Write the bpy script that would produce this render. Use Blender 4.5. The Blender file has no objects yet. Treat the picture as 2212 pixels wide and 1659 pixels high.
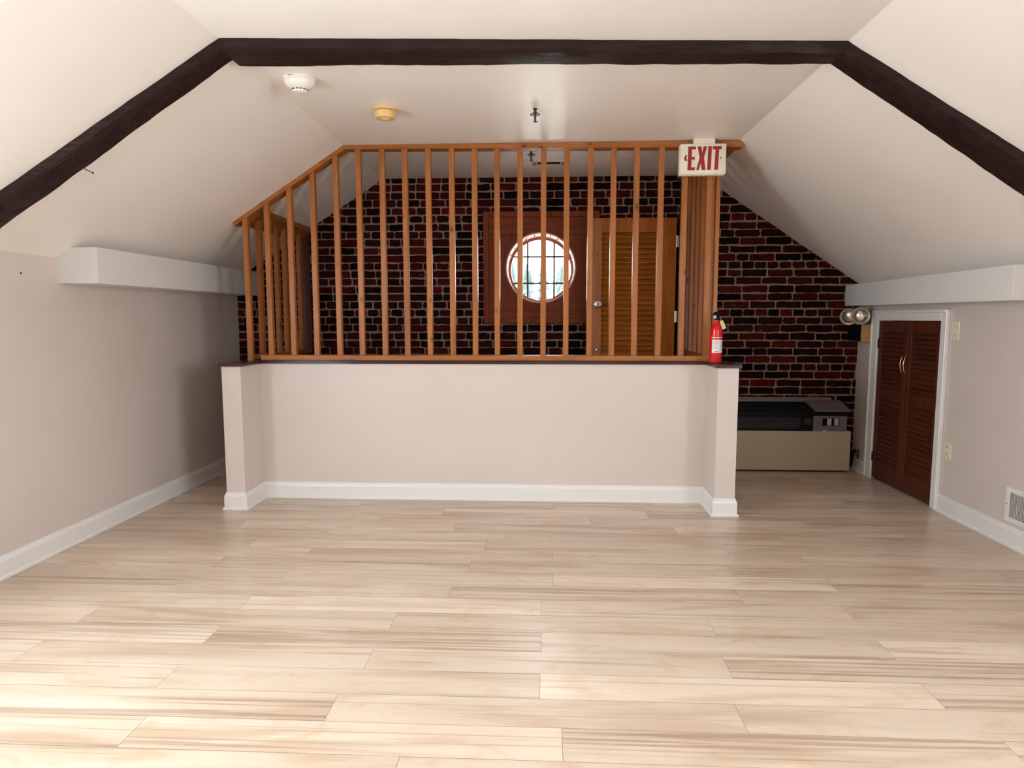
import bpy, bmesh, math, random
from mathutils import Vector, Matrix

S = bpy.context.scene
COL = S.collection
R_ = math.radians

# ------------------------------------------------------------------ camera
F_PX, PITCH, YAW, ROLL = 1432.5, -0.101, 0.0493, -0.0007
cy_, sy_ = math.cos(YAW), math.sin(YAW)
fw = Vector((-sy_*math.cos(PITCH), cy_*math.cos(PITCH), math.sin(PITCH)))
rt = Vector((cy_, sy_, 0)); up = rt.cross(fw)
rr = rt*math.cos(ROLL)+up*math.sin(ROLL); uu = -rt*math.sin(ROLL)+up*math.cos(ROLL)
cam = bpy.data.cameras.new('camera'); camo = bpy.data.objects.new('camera', cam); COL.objects.link(camo)
cam.sensor_fit = 'HORIZONTAL'; cam.sensor_width = 36; cam.lens = F_PX/2212*36
cam.clip_start = 0.05; cam.clip_end = 400
m4 = Matrix.Identity(4)
for i in range(3):
    m4[i][0], m4[i][1], m4[i][2] = rr[i], uu[i], -fw[i]
m4[2][3] = 1.3
camo.matrix_world = m4
S.camera = camo

# ------------------------------------------------------------------ world, light, exposure
W = bpy.data.worlds.new('overcast_sky'); S.world = W; W.use_nodes = True
bg = W.node_tree.nodes['Background']
bg.inputs[0].default_value = (0.87, 0.945, 1.0, 1); bg.inputs[1].default_value = 9.0
S.view_settings.view_transform = 'Standard'; S.view_settings.look = 'None'
S.view_settings.gamma = 1; S.view_settings.use_curve_mapping = False
S.view_settings.exposure = 1.6
S.cycles.use_denoising = True
S.cycles.max_bounces = 10; S.cycles.diffuse_bounces = 7; S.cycles.transparent_max_bounces = 8
S.cycles.caustics_reflective = False; S.cycles.caustics_refractive = False
S.cycles.sample_clamp_indirect = 6

# room numbers (metres)
XL, XR, YB, YF = -2.706, 2.65, 5.77, -2.3
HC, CLX, CRX = 2.476, -1.388, 1.295
HL, HR = 1.63, 1.561
mL = (HC-HL)/(CLX-XL)          # left slope rise per metre
mR = (HC-HR)/(XR-CRX)
def roof(x):
    if x < CLX: return HC - (CLX-x)*mL
    if x > CRX: return HC - (x-CRX)*mR
    return HC
angL, angR = math.atan(mL), math.atan(mR)

def area(name, loc, rot, sx, sy, power, color, spread=None):
    l = bpy.data.lights.new(name, 'AREA'); l.shape = 'RECTANGLE'; l.size = sx; l.size_y = sy
    l.energy = power; l.color = color
    if spread: l.spread = spread
    o = bpy.data.objects.new(name, l); COL.objects.link(o); o.location = loc; o.rotation_euler = rot
    return o
def portal(name, loc, rot, sx, sy):
    o = area(name, loc, rot, sx, sy, 1, (1, 1, 1)); o.data.cycles.is_portal = True
    return o
# openings through which the sky lights the room: a dormer window on each side, the round window, an unseen fill window added behind the camera
DORM = {-1: (0.60, 2.098), 1: (-0.60, 1.0)}      # y range of the left / right dormer
DZ0_, DZT = 0.95, 2.30                          # dormer window sill and dormer ceiling
SLAB = 0.20
def slope_pt(side, x, y, off):      # point 'off' metres outside the slope surface
    a = angL if side < 0 else angR
    n = Vector((math.sin(a)*side, 0, math.cos(a)))
    return Vector((x, y, roof(x))) + n*off
DXT = {-1: CLX-(HC-DZT)/mL, 1: CRX+(HC-DZT)/mR}  # where each slope meets the dormer ceiling
for side, nm in ((-1, 'dormer_portal_left'), (1, 'dormer_portal_right')):
    ya, yb = DORM[side]; xw = XL-.11 if side < 0 else XR+.11
    portal(nm, (xw, (ya+yb)/2, (DZ0_+DZT-.05)/2), (0, R_(90*side), 0), DZT-.05-DZ0_, yb-ya-.06)
portal('round_window_portal', (-.037, 6.06, 1.714), (R_(-90), 0, 0), .62, .62)
BW = (.0, .55, 1.35, 1.95)      # unseen window added behind the camera for modest fill light
portal('rear_fill_portal', ((BW[0]+BW[1])/2, YF-.12, (BW[2]+BW[3])/2), (R_(90), 0, 0), BW[1]-BW[0], BW[3]-BW[2])

# ------------------------------------------------------------------ materials
def mat(name, color=(.8, .8, .8), rough=.5, metal=0., spec=.5):
    m = bpy.data.materials.new(name); m.use_nodes = True
    b = m.node_tree.nodes['Principled BSDF']
    b.inputs['Base Color'].default_value = (*color, 1); b.inputs['Roughness'].default_value = rough
    b.inputs['Metallic'].default_value = metal; b.inputs['Specular IOR Level'].default_value = spec
    return m
class N:
    """small node helper"""
    def __init__(s, m): s.m = m; s.t = m.node_tree; s.b = s.t.nodes['Principled BSDF']
    def n(s, t, **k):
        x = s.t.nodes.new(t)
        for a, v in k.items(): setattr(x, a, v)
        return x
    def l(s, a, b): s.t.links.new(a, b)
    def coord(s, scale=(1, 1, 1), rnd=0, src='Object', rot=(0, 0, 0)):
        tc = s.n('ShaderNodeTexCoord'); mp = s.n('ShaderNodeMapping'); mp.inputs['Scale'].default_value = scale
        mp.inputs['Rotation'].default_value = rot
        out = tc.outputs[src]
        if rnd:
            oi = s.n('ShaderNodeObjectInfo'); mu = s.n('ShaderNodeMath', operation='MULTIPLY'); mu.inputs[1].default_value = rnd
            s.l(oi.outputs['Random'], mu.inputs[0]); ad = s.n('ShaderNodeVectorMath', operation='ADD')
            s.l(out, ad.inputs[0]); s.l(mu.outputs[0], ad.inputs[1]); out = ad.outputs[0]
        s.l(out, mp.inputs[0]); return mp.outputs[0]
    def noise(s, vec, scale, detail=3, rough=.5, dist=0):
        x = s.n('ShaderNodeTexNoise'); x.inputs['Scale'].default_value = scale; x.inputs['Detail'].default_value = detail
        x.inputs['Roughness'].default_value = rough; x.inputs['Distortion'].default_value = dist
        s.l(vec, x.inputs['Vector']); return x.outputs[0]
    def ramp(s, fac, stops):
        x = s.n('ShaderNodeValToRGB'); e = x.color_ramp.elements
        while len(e) < len(stops): e.new(.5)
        for i, (p, c) in enumerate(stops):
            e[i].position = p; e[i].color = (*c, 1) if len(c) == 3 else c
        s.l(fac, x.inputs[0]); return x.outputs[0]
    def mix(s, fac, a, b, mode='MIX'):
        x = s.n('ShaderNodeMix', data_type='RGBA', blend_type=mode)
        for v, i in ((fac, 0), (a, 6), (b, 7)):
            if isinstance(v, (int, float)): x.inputs[i].default_value = v
            elif isinstance(v, tuple): x.inputs[i].default_value = (*v, 1)
            else: s.l(v, x.inputs[i])
        return x.outputs[2]
    def math(s, op, a, b=0., clamp=False):
        x = s.n('ShaderNodeMath', operation=op, use_clamp=clamp)
        for i, v in ((0, a), (1, b)):
            if isinstance(v, (int, float)): x.inputs[i].default_value = v
            else: s.l(v, x.inputs[i])
        return x.outputs[0]
    def bump(s, h, strength, dist):
        x = s.n('ShaderNodeBump'); x.inputs['Strength'].default_value = strength; x.inputs['Distance'].default_value = dist
        s.l(h, x.inputs['Height']); s.l(x.outputs[0], s.b.inputs['Normal'])
    def col(s, c): s.l(c, s.b.inputs['Base Color'])
    def rough(s, c): s.l(c, s.b.inputs['Roughness'])

def paint(name, color, rough, bump=.15, var=.04, spec=.5):
    m = mat(name, color, rough, spec=spec); k = N(m); v = k.coord()
    a = k.noise(v, 1.3, 3); dark = tuple(c*(1-var*2) for c in color); lite = tuple(min(1, c*(1+var)) for c in color)
    k.col(k.ramp(a, [(.3, dark), (.7, lite)]))
    b1 = k.noise(v, 2.2, 2); b2 = k.noise(v, 160, 2)
    h = k.math('ADD', k.math('MULTIPLY', b1, 1.0), k.math('MULTIPLY', b2, .012))
    k.bump(h, bump, .05)
    return m
M_CEIL = paint('ceiling_satin_paint', (.88, .825, .785), .38, .12, .015)
M_WALL = paint('beige_wall_paint', (.64, .565, .53), .45, .06, .02)
M_TRIM = paint('white_trim_paint', (.76, .745, .745), .32, .03, .01)
M_SOFF = paint('white_box_paint', (.70, .685, .68), .45, .04, .01)
M_IVORY = mat('ivory_plastic', (.74, .69, .52), .35)
M_WHITE = mat('white_plastic', (.85, .83, .80), .3)
M_BLACK = mat('black_plastic', (.004, .004, .005), .5, spec=.15)
M_STEEL = mat('brushed_steel', (.6, .58, .55), .3, 1)
M_BRASS = mat('polished_brass', (.85, .62, .33), .22, 1)
M_CHROME = mat('chrome', (.8, .8, .8), .1, 1)
M_DARKM = mat('dark_metal', (.05, .035, .03), .4, .7)

def wood(name, c_dark, c_mid, c_lite, axis='Z', rough=.35, knots=True, scale=1.0, bump=.08, rnd=37, coat=0, spec=.35):
    m = mat(name, c_mid, rough, spec=spec); k = N(m)
    sc = {'X': (1.2, 14, 14), 'Y': (14, 1.2, 14), 'Z': (14, 14, 1.2)}[axis]
    v = k.coord(tuple(a*scale for a in sc), rnd)
    g = k.noise(v, 1.6, 6, .6, .6)
    c = k.ramp(g, [(.25, c_dark), (.5, c_mid), (.75, c_lite)])
    v2 = k.coord(tuple(a*scale*5 for a in sc), rnd)
    g2 = k.noise(v2, 3, 4, .6)
    c = k.mix(k.math('MULTIPLY', g2, .35), c, c_dark, 'MIX')
    if knots:
        ks = {'X': (5.5, 10, 10), 'Y': (10, 5.5, 10), 'Z': (10, 10, 5.5)}[axis]
        vk = k.coord(ks, rnd)
        vo = k.n('ShaderNodeTexVoronoi'); vo.inputs['Scale'].default_value = 1; k.l(vk, vo.inputs['Vector'])
        c = k.mix(k.ramp(vo.outputs['Distance'], [(.05, (.9, .9, .9)), (.10, (.55, .55, .55)), (.17, (0, 0, 0))]), c,
                  tuple(a*.30 for a in c_dark))
    k.col(c); k.bump(g2, bump, .01)
    if coat: k.b.inputs['Coat Weight'].default_value = coat; k.b.inputs['Coat Roughness'].default_value = .15
    return m
CED = ((.25, .082, .019), (.38, .130, .031), (.47, .180, .050))
M_CED_Z = wood('stained_cedar_upright', *CED, 'Z', .38)
M_CED_X = wood('stained_cedar_rail', *CED, 'X', .38)
M_CED_Y = wood('stained_cedar_side_rail', *CED, 'Y', .38)
MAH = ((.05, .014, .010), (.085, .025, .016), (.12, .038, .024))
M_MAH_X = wood('dark_mahogany_across', *MAH, 'X', .3, False)
M_MAH_Y = wood('dark_mahogany_lengthwise', *MAH, 'Y', .3, False)
M_MAH_Z = wood('dark_mahogany_upright', *MAH, 'Z', .35, False)
RED = ((.13, .030, .014), (.20, .050, .024), (.26, .07, .034))
M_RED_X = wood('red_stained_board_across', *RED, 'X', .6, False, spec=.06)
M_RED_Z = wood('red_stained_board_upright', *RED, 'Z', .6, False, spec=.06)
ORG = ((.22, .062, .008), (.36, .108, .013), (.45, .148, .021))
M_ORG_X = wood('orange_stained_slats', *ORG, 'X', .55, False, spec=.15)
M_ORG_Z = wood('orange_stained_upright', *ORG, 'Z', .55, False, spec=.15)
CLO = ((.055, .012, .006), (.088, .021, .009), (.115, .030, .013))
M_CLO_Y = wood('cherry_louvers', *CLO, 'Y', .5, False, spec=.2)
M_CLO_Z = wood('cherry_upright', *CLO, 'Z', .5, False, spec=.2)
M_CAP = wood('dark_varnished_cap', (.03, .010, .010), (.055, .018, .015), (.085, .030, .022), 'X', .16, False)
M_CAP_Y = wood('dark_varnished_cap_lengthwise', (.03, .010, .010), (.055, .018, .015), (.085, .030, .022), 'Y', .16, False)

def hewn(name, axis):
    m = mat(name, (.03, .016, .018), .45, spec=.16); k = N(m)
    sc = {'X': (1, 9, 9), 'Y': (9, 1, 9)}[axis]
    v = k.coord(sc, 11)
    g = k.noise(v, 2, 6, .65, .8); k.col(k.ramp(g, [(.3, (.011, .0045, .004)), (.55, (.021, .009, .008)), (.8, (.038, .016, .012))]))
    v2 = k.coord((2.5, 8, 8), 11); g2 = k.noise(v2, 2.2, 5, .6, .4)
    k.rough(k.ramp(g, [(.3, (.55,)*3), (.8, (.33,)*3)])); k.bump(k.math('ADD', g2, k.math('MULTIPLY', g, .5)), .35, .03)
    return m
M_BEAM = hewn('rough_hewn_stained_timber', 'X')

def attr(k, name):
    a = k.n('ShaderNodeAttribute'); a.attribute_name = name; return a
# floor planks: colour attribute 'plank' holds three random numbers per plank
def floor_mat():
    m = mat('pale_maple_laminate', (.7, .6, .5), .3); k = N(m)
    at = attr(k, 'plank'); sep = k.n('ShaderNodeSeparateColor'); k.l(at.outputs['Color'], sep.inputs[0])
    r1, r2, r3 = sep.outputs
    tc = k.n('ShaderNodeTexCoord')
    off = k.n('ShaderNodeCombineXYZ'); k.l(k.math('MULTIPLY', r1, 53), off.inputs[0]); k.l(k.math('MULTIPLY', r2, 31), off.inputs[2]); k.l(k.math('MULTIPLY', r3, 17), off.inputs[1])
    ad = k.n('ShaderNodeVectorMath', operation='ADD'); k.l(tc.outputs['Object'], ad.inputs[0]); k.l(off.outputs[0], ad.inputs[1])
    def mp(scale):
        x = k.n('ShaderNodeMapping'); x.inputs['Scale'].default_value = scale; k.l(ad.outputs[0], x.inputs[0]); return x.outputs[0]
    fine = k.noise(mp((2.2, 45, 1)), 1.4, 5, .6, .5)
    broad = k.noise(mp((1.0, 7, 1)), 1.2, 3, .5, .8)
    streak = k.noise(mp((.55, 15, 1)), 1.3, 4, .55, .9)
    mott = k.noise(mp((3, 5, 1)), 1.5, 4, .6, 1.2)
    base = k.ramp(broad, [(.30, (.48, .345, .25)), (.46, (.61, .48, .375)), (.70, (.69, .58, .485))])
    c = k.mix(k.math('MULTIPLY', fine, .35), base, (.74, .63, .50))
    # dark mineral streaks along the grain: broad soft bands with fine dark hairs in them, more on some planks
    band = k.noise(mp((.32, 8, 1)), 1.3, 2, .45, .35)
    hair = k.noise(mp((.5, 42, 1)), 1.5, 3, .55, .6)
    lean = k.math('MULTIPLY', k.math('SUBTRACT', r2, .5), .22)
    bandm = k.ramp(k.math('ADD', band, lean), [(.52, (0, 0, 0)), (.60, (1, 1, 1))])
    bandm = k.math('MULTIPLY', bandm, 1.0)
    hairm = k.ramp(hair, [(.46, (.10,)*3), (.56, (1, 1, 1))])
    c = k.mix(k.math('MULTIPLY', k.math('MULTIPLY', bandm, hairm), .54), c, (.30, .175, .115))
    line = k.noise(mp((.28, 26, 1)), 1.5, 2, .4, .8)
    c = k.mix(k.math('MULTIPLY', k.ramp(line, [(.62, (0, 0, 0)), (.66, (1, 1, 1)), (.72, (.2,)*3)]), .45), c, (.33, .20, .13))
    c = k.mix(k.math('MULTIPLY', k.ramp(mott, [(.56, (0, 0, 0)), (.72, (1, 1, 1))]), .42), c, (.52, .32, .17))
    c = k.mix(1.0, c, k.ramp(r3, [(0, (.87, .85, .83)), (1, (1.05, 1.05, 1.05))]), 'MULTIPLY')
    k.col(c)
    k.rough(k.ramp(fine, [(.3, (.27,)*3), (.7, (.34,)*3)]))
    wav = k.noise(tc.outputs['Object'], 9, 2)
    k.bump(k.math('ADD', k.math('MULTIPLY', fine, .02), k.math('MULTIPLY', wav, .05)), .25, .02)
    return m
M_FLOOR = floor_mat()
M_SEAM = mat('plank_joint', (.20, .14, .10), .7)

def brick_mat():
    m = mat('old_red_brick', (.2, .07, .04), .9, spec=.1); k = N(m)
    at = attr(k, 'brick'); v = k.coord()
    n1 = k.noise(v, 22, 5, .65, .4); n2 = k.noise(v, 7, 4, .6); n3 = k.noise(v, 90, 3, .6)
    c = k.mix(1.0, at.outputs['Color'], k.ramp(n1, [(.25, (.45, .40, .40)), (.55, (1, 1, 1)), (.8, (1.0, .95, .9))]), 'MULTIPLY')
    c = k.mix(k.ramp(n2, [(.46, (0, 0, 0)), (.66, (.55,)*3)]), c, (.022, .008, .007))
    sm = k.math('MULTIPLY', k.ramp(n1, [(.66, (0, 0, 0)), (.74, (1, 1, 1))]), k.ramp(n2, [(.52, (0, 0, 0)), (.60, (1, 1, 1))]))
    c = k.mix(k.math('MULTIPLY', sm, .75), c, (.42, .34, .29))
    k.col(c); k.bump(k.math('ADD', n3, n1), .35, .008)
    return m
M_BRICK = brick_mat()
M_MORTAR = paint('lime_mortar', (.27, .175, .14), .9, .5, .12)

def glass_mat():
    m = bpy.data.materials.new('window_glass'); m.use_nodes = True; t = m.node_tree
    t.nodes.remove(t.nodes['Principled BSDF']); out = t.nodes['Material Output']
    tr = t.nodes.new('ShaderNodeBsdfTransparent'); gl = t.nodes.new('ShaderNodeBsdfGlossy'); gl.inputs['Roughness'].default_value = .02
    tr.inputs[0].default_value = (.96, .985, .98, 1)
    mx = t.nodes.new('ShaderNodeMixShader'); mx.inputs[0].default_value = .05
    t.links.new(tr.outputs[0], mx.inputs[1]); t.links.new(gl.outputs[0], mx.inputs[2]); t.links.new(mx.outputs[0], out.inputs[0])
    return m
M_GLASS = glass_mat()

# ------------------------------------------------------------------ mesh helpers
def wloc(o):
    v = Vector((0, 0, 0))
    while o is not None: v += o.location; o = o.parent
    return v
def obj(name, bm, m, parent=None, smooth=False, loc=None, attrs=None):
    me = bpy.data.meshes.new(name)
    if parent is not None:
        bmesh.ops.translate(bm, verts=bm.verts, vec=-wloc(parent))
    elif loc is not None:
        bmesh.ops.translate(bm, verts=bm.verts, vec=-Vector(loc))
    bmesh.ops.recalc_face_normals(bm, faces=bm.faces)
    bm.to_mesh(me); bm.free()
    for x in (m if isinstance(m, (list, tuple)) else [m]): me.materials.append(x)
    if smooth:
        for p in me.polygons: p.use_smooth = True
        try: me.set_sharp_from_angle(angle=R_(38))
        except Exception: pass
    o = bpy.data.objects.new(name, me); COL.objects.link(o)
    if parent is not None: o.parent = parent
    elif loc is not None: o.location = loc
    return o
def B(): return bmesh.new()
def box(bm, x0, x1, y0, y1, z0, z1, bev=0, mi=0, seg=1):
    g = bmesh.ops.create_cube(bm, size=1)['verts']
    for v in g:
        v.co = Vector(((x0+x1)/2+v.co.x*(x1-x0), (y0+y1)/2+v.co.y*(y1-y0), (z0+z1)/2+v.co.z*(z1-z0)))
    fs = set(f for v in g for f in v.link_faces)
    if bev:
        es = set(e for v in g for e in v.link_edges)
        r = bmesh.ops.bevel(bm, geom=list(es), offset=bev, segments=seg, affect='EDGES', profile=.5)
        fs = set(r['faces']) | set(f for v in r['verts'] for f in v.link_faces)
    for f in fs:
        if f.is_valid: f.material_index = mi
    return bm
def prism(bm, pts, axis, a, b, mi=0):
    """pts: 2D outline; axis 'x': (y,z), 'y': (x,z), 'z': (x,y)"""
    def P(p, t):
        return {'x': (t, p[0], p[1]), 'y': (p[0], t, p[1]), 'z': (p[0], p[1], t)}[axis]
    A = [bm.verts.new(P(p, a)) for p in pts]; Bv = [bm.verts.new(P(p, b)) for p in pts]
    n = len(pts); fs = [bm.faces.new(A), bm.faces.new(Bv)]
    for i in range(n): fs.append(bm.faces.new((A[i], A[(i+1) % n], Bv[(i+1) % n], Bv[i])))
    for f in fs: f.material_index = mi
    return bm
def lathe(bm, prof, origin, axis=(0, 0, 1), seg=40, mi=0, cap=True):
    """prof: list of (r, h) along axis from origin"""
    ax = Vector(axis).normalized(); q = Vector((0, 0, 1)).rotation_difference(ax); o = Vector(origin); rings = []
    for r, h in prof:
        if r < 1e-6: rings.append([bm.verts.new(o+q @ Vector((0, 0, h)))])
        else: rings.append([bm.verts.new(o+q @ Vector((r*math.cos(2*math.pi*i/seg), r*math.sin(2*math.pi*i/seg), h))) for i in range(seg)])
    for a, b in zip(rings, rings[1:]):
        for i in range(seg):
            j = (i+1) % seg
            if len(a) == 1 and len(b) == 1: continue
            if len(a) == 1: f = bm.faces.new((a[0], b[i], b[j]))
            elif len(b) == 1: f = bm.faces.new((a[i], a[j], b[0]))
            else: f = bm.faces.new((a[i], a[j], b[j], b[i]))
            f.material_index = mi
    if cap:
        for r in (rings[0], rings[-1]):
            if len(r) > 2: bm.faces.new(r).material_index = mi
    return bm
def tube(bm, pts, r, seg=10, mi=0):
    pts = [Vector(p) for p in pts]; rings = []; prev = None
    for i, p in enumerate(pts):
        t = (pts[min(i+1, len(pts)-1)]-pts[max(i-1, 0)]).normalized()
        if prev is None:
            u = t.orthogonal().normalized()
        else: u = (prev - t*prev.dot(t)).normalized()
        prev = u; w = t.cross(u); rad = r[i] if isinstance(r, (list, tuple)) else r
        rings.append([bm.verts.new(p+(u*math.cos(2*math.pi*k/seg)+w*math.sin(2*math.pi*k/seg))*rad) for k in range(seg)])
    for a, b in zip(rings, rings[1:]):
        for k in range(seg): bm.faces.new((a[k], a[(k+1) % seg], b[(k+1) % seg], b[k])).material_index = mi
    bm.faces.new(rings[0]).material_index = mi; bm.faces.new(rings[-1]).material_index = mi
    return bm
def thing(name, label, cat, loc, group=None):
    o = bpy.data.objects.new(name, None); COL.objects.link(o); o.location = loc; o.empty_display_size = .1
    o['label'] = label; o['category'] = cat
    if group: o['group'] = group
    return o
def tag(o, label, cat, group=None):
    o['label'] = label; o['category'] = cat
    if group: o['group'] = group
    return o
def struct(o, label=None):
    o['kind'] = 'structure'
    if label: o['label'] = label
    return o
def sroot(name, loc, label=None):
    o = bpy.data.objects.new(name, None); COL.objects.link(o); o.location = loc; o.empty_display_size = .1
    return struct(o, label)

# ------------------------------------------------------------------ floor
def build_floor():
    rnd = random.Random(5)
    me_b = B(); lay = me_b.loops.layers.color.new('plank')
    box(me_b, XL-.1, XR+.1, YF-.1, YB+.05, -.06, -.0012, mi=1)
    # row starting y=1.831+k*0.1595 : x of one joint
    J = {0: .059, 1: .644, 2: -.012, 3: .686, 4: -.009, 5: .707, 6: -.011, 7: .911, 8: .047, 9: -.385, 10: .046, 11: -.334, 12: .041, 13: -.55, 14: .3, -1: -.425}
    L, Wd = 1.352, .1595
    k0 = int((YF-1.831)/Wd)-1; k1 = int((YB-1.831)/Wd)+1
    g = .0006
    for k in range(k0, k1+1):
        y0 = 1.831+k*Wd; y1 = y0+Wd
        y0c, y1c = max(y0, YF-.05), min(y1, YB)
        if y1c <= y0c: continue
        j = J.get(k-0, (0.05 if k % 2 == 0 else .70)+rnd.uniform(-.06, .06))
        x = j - math.ceil((j-(XL-.05))/L)*L
        while x < XR+.05:
            a, b = max(x, XL-.05)+g, min(x+L, XR+.05)-g
            if b > a:
                vs = [me_b.verts.new(p) for p in ((a, y0c+g, 0), (b, y0c+g, 0), (b, y1c-g, 0), (a, y1c-g, 0))]
                f = me_b.faces.new(vs); c = (rnd.random(), rnd.random(), rnd.random(), 1)
                for lp in f.loops: lp[lay] = c
            x += L
    return struct(obj('floor', me_b, [M_FLOOR, M_SEAM]), 'pale maple laminate plank floor laid across the attic room')
floor = build_floor()

# ------------------------------------------------------------------ ceiling with two skylight wells
def build_ceiling():
    bm = B()
    nL = Vector((-math.sin(angL), 0, math.cos(angL))); nR = Vector((math.sin(angR), 0, math.cos(angR)))
    def slab_cell(xa, xb, ya, yb, nrm):
        vs = []
        for off in (0, 1):
            for (x, y) in ((xa, ya), (xb, ya), (xb, yb), (xa, yb)):
                p = Vector((x, y, roof(x)))
                vs.append(bm.verts.new(p + nrm*SLAB*off))
        return vs
    def grid(xs, ys, nrm, hole=None):
        P0, P1 = {}, {}
        for i, x in enumerate(xs):
            for j, y in enumerate(ys):
                p = Vector((x, y, roof(x)))
                P0[i, j] = bm.verts.new(p); P1[i, j] = bm.verts.new(p+nrm*SLAB)
        cells = {(i, j) for i in range(len(xs)-1) for j in range(len(ys)-1)}
        if hole: cells.discard(hole)
        for (i, j) in cells:
            for P in (P0, P1): bm.faces.new((P[i, j], P[i+1, j], P[i+1, j+1], P[i, j+1]))
            for (a, b, nb) in (((i, j), (i+1, j), (i, j-1)), ((i+1, j), (i+1, j+1), (i+1, j)), ((i+1, j+1), (i, j+1), (i, j+1)), ((i, j+1), (i, j), (i-1, j))):
                if nb not in cells: bm.faces.new((P0[a], P0[b], P1[b], P1[a]))
    a, b = DORM[-1]; grid([XL-.12, DXT[-1], CLX], [YF-.1, a, b, YB+.05], nL, (0, 1))
    a, b = DORM[1]; grid([CRX, DXT[1], XR+.12], [YF-.1, a, b, YB+.05], nR, (1, 1))
    grid([CLX, CRX], [YF-.1, YB+.05], Vector((0, 0, 1)))
    for side in (-1, 1):        # dormer ceilings and cheeks
        a, b = DORM[side]; xo = XL-.12 if side < 0 else XR+.12; xt = DXT[side]
        box(bm, min(xo, xt), max(xo, xt), a-.05, b+.05, DZT+.001, DZT+.06)
        for y0, y1 in ((a-.05, a), (b, b+.05)):
            prism(bm, [(xt, DZT+.03), (xo, DZT+.03), (xo, roof(xo)+.01), (xt, roof(xt)+.01)], 'y', y0, y1)
    return struct(obj('ceiling', bm, M_CEIL), 'off-white flat ceiling bending down into two sloped sides')
build_ceiling()
for n_, side in enumerate((-1, 1)):
    ya, yb = DORM[side]; xw = XL-.06 if side < 0 else XR+.06
    w = sroot('window_%d' % (n_+3), (xw, (ya+yb)/2, DZ0_), 'dormer window on the %s side, beside the viewpoint' % ('left' if side < 0 else 'right'))
    bm = B(); zt_ = DZT-.005
    for y0, y1 in ((ya, ya+.04), (yb-.04, yb)): box(bm, xw-.03, xw+.03, y0, y1, DZ0_, zt_)
    for z0, z1 in ((DZ0_, DZ0_+.04), (zt_-.04, zt_), (1.62, 1.65)): box(bm, xw-.029, xw+.029, ya+.04, yb-.04, z0, z1)
    obj('window_frame', bm, M_TRIM, w)
    bm = B(); box(bm, xw-.003, xw+.003, ya+.01, yb-.01, DZ0_+.01, zt_-.01); obj('pane', bm, M_GLASS, w)

# ------------------------------------------------------------------ side walls and the wall behind the camera
D1Y0, D1Y1, D1Z = 4.567, 5.41, 1.27      # closet opening in the right wall
bm = B(); a, b = DORM[-1]
for y0, y1, z1 in ((YF-.1, a, HL+.03), (b, YB+.05, HL+.03), (a, b, DZ0_)): box(bm, XL-.12, XL, y0, y1, -.06, z1)
struct(obj('wall_left', bm, M_WALL), 'beige knee wall along the left side')
bm = B()
def wall_with_hole_x(bm, x0, x1, y0, y1, z0, z1, hy0, hy1, hz0, hz1):
    box(bm, x0, x1, y0, hy0, z0, z1); box(bm, x0, x1, hy1, y1, z0, z1); box(bm, x0, x1, hy0, hy1, hz1, z1)
    if hz0 > z0: box(bm, x0, x1, hy0, hy1, z0, hz0)
wall_with_hole_x(bm, XR, XR+.12, DORM[1][1], YB+.05, -.06, HR+.03, D1Y0, D1Y1, -.06, D1Z)
box(bm, XR, XR+.12, YF-.1, DORM[1][0], -.06, HR+.03); box(bm, XR, XR+.12, DORM[1][0], DORM[1][1], -.06, DZ0_)
struct(obj('wall_right', bm, M_WALL), 'beige knee wall along the right side')
bm = B()
def zc(x): return roof(x)+.12
for (xa, xb, za, zb) in ((XL-.1, BW[0], -.06, None), (BW[1], XR+.1, -.06, None), (BW[0], BW[1], -.06, BW[2]), (BW[0], BW[1], BW[3], None)):
    if zb is None:
        xs = sorted({xa, xb, *[c for c in (CLX, CRX) if xa < c < xb]})
        pts = [(xa, za), (xb, za)]+[(x, zc(x)) for x in reversed(xs)]
    else: pts = [(xa, za), (xb, za), (xb, zb), (xa, zb)]
    prism(bm, pts, 'y', YF-.12, YF)
struct(obj('wall_front', bm, M_WALL), 'gable wall behind the viewpoint with an added fill window')
w = sroot('window_2', ((BW[0]+BW[1])/2, YF-.06, BW[2]), 'small window added for fill light in the unseen gable wall behind the viewpoint')
bm = B()
for xm in (BW[0]+.03, (BW[0]+BW[1])/2, BW[1]-.03): box(bm, xm-.03, xm+.03, YF-.08, YF-.03, BW[2], BW[3])
for zm in (BW[2]+.03, BW[3]-.03): box(bm, BW[0]+.06, BW[1]-.06, YF-.079, YF-.031, zm-.03, zm+.03)
obj('window_frame', bm, M_TRIM, w)
bm = B(); box(bm, BW[0]+.01, BW[1]-.01, YF-.058, YF-.054, BW[2]+.01, BW[3]-.01); obj('pane', bm, M_GLASS, w)

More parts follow.
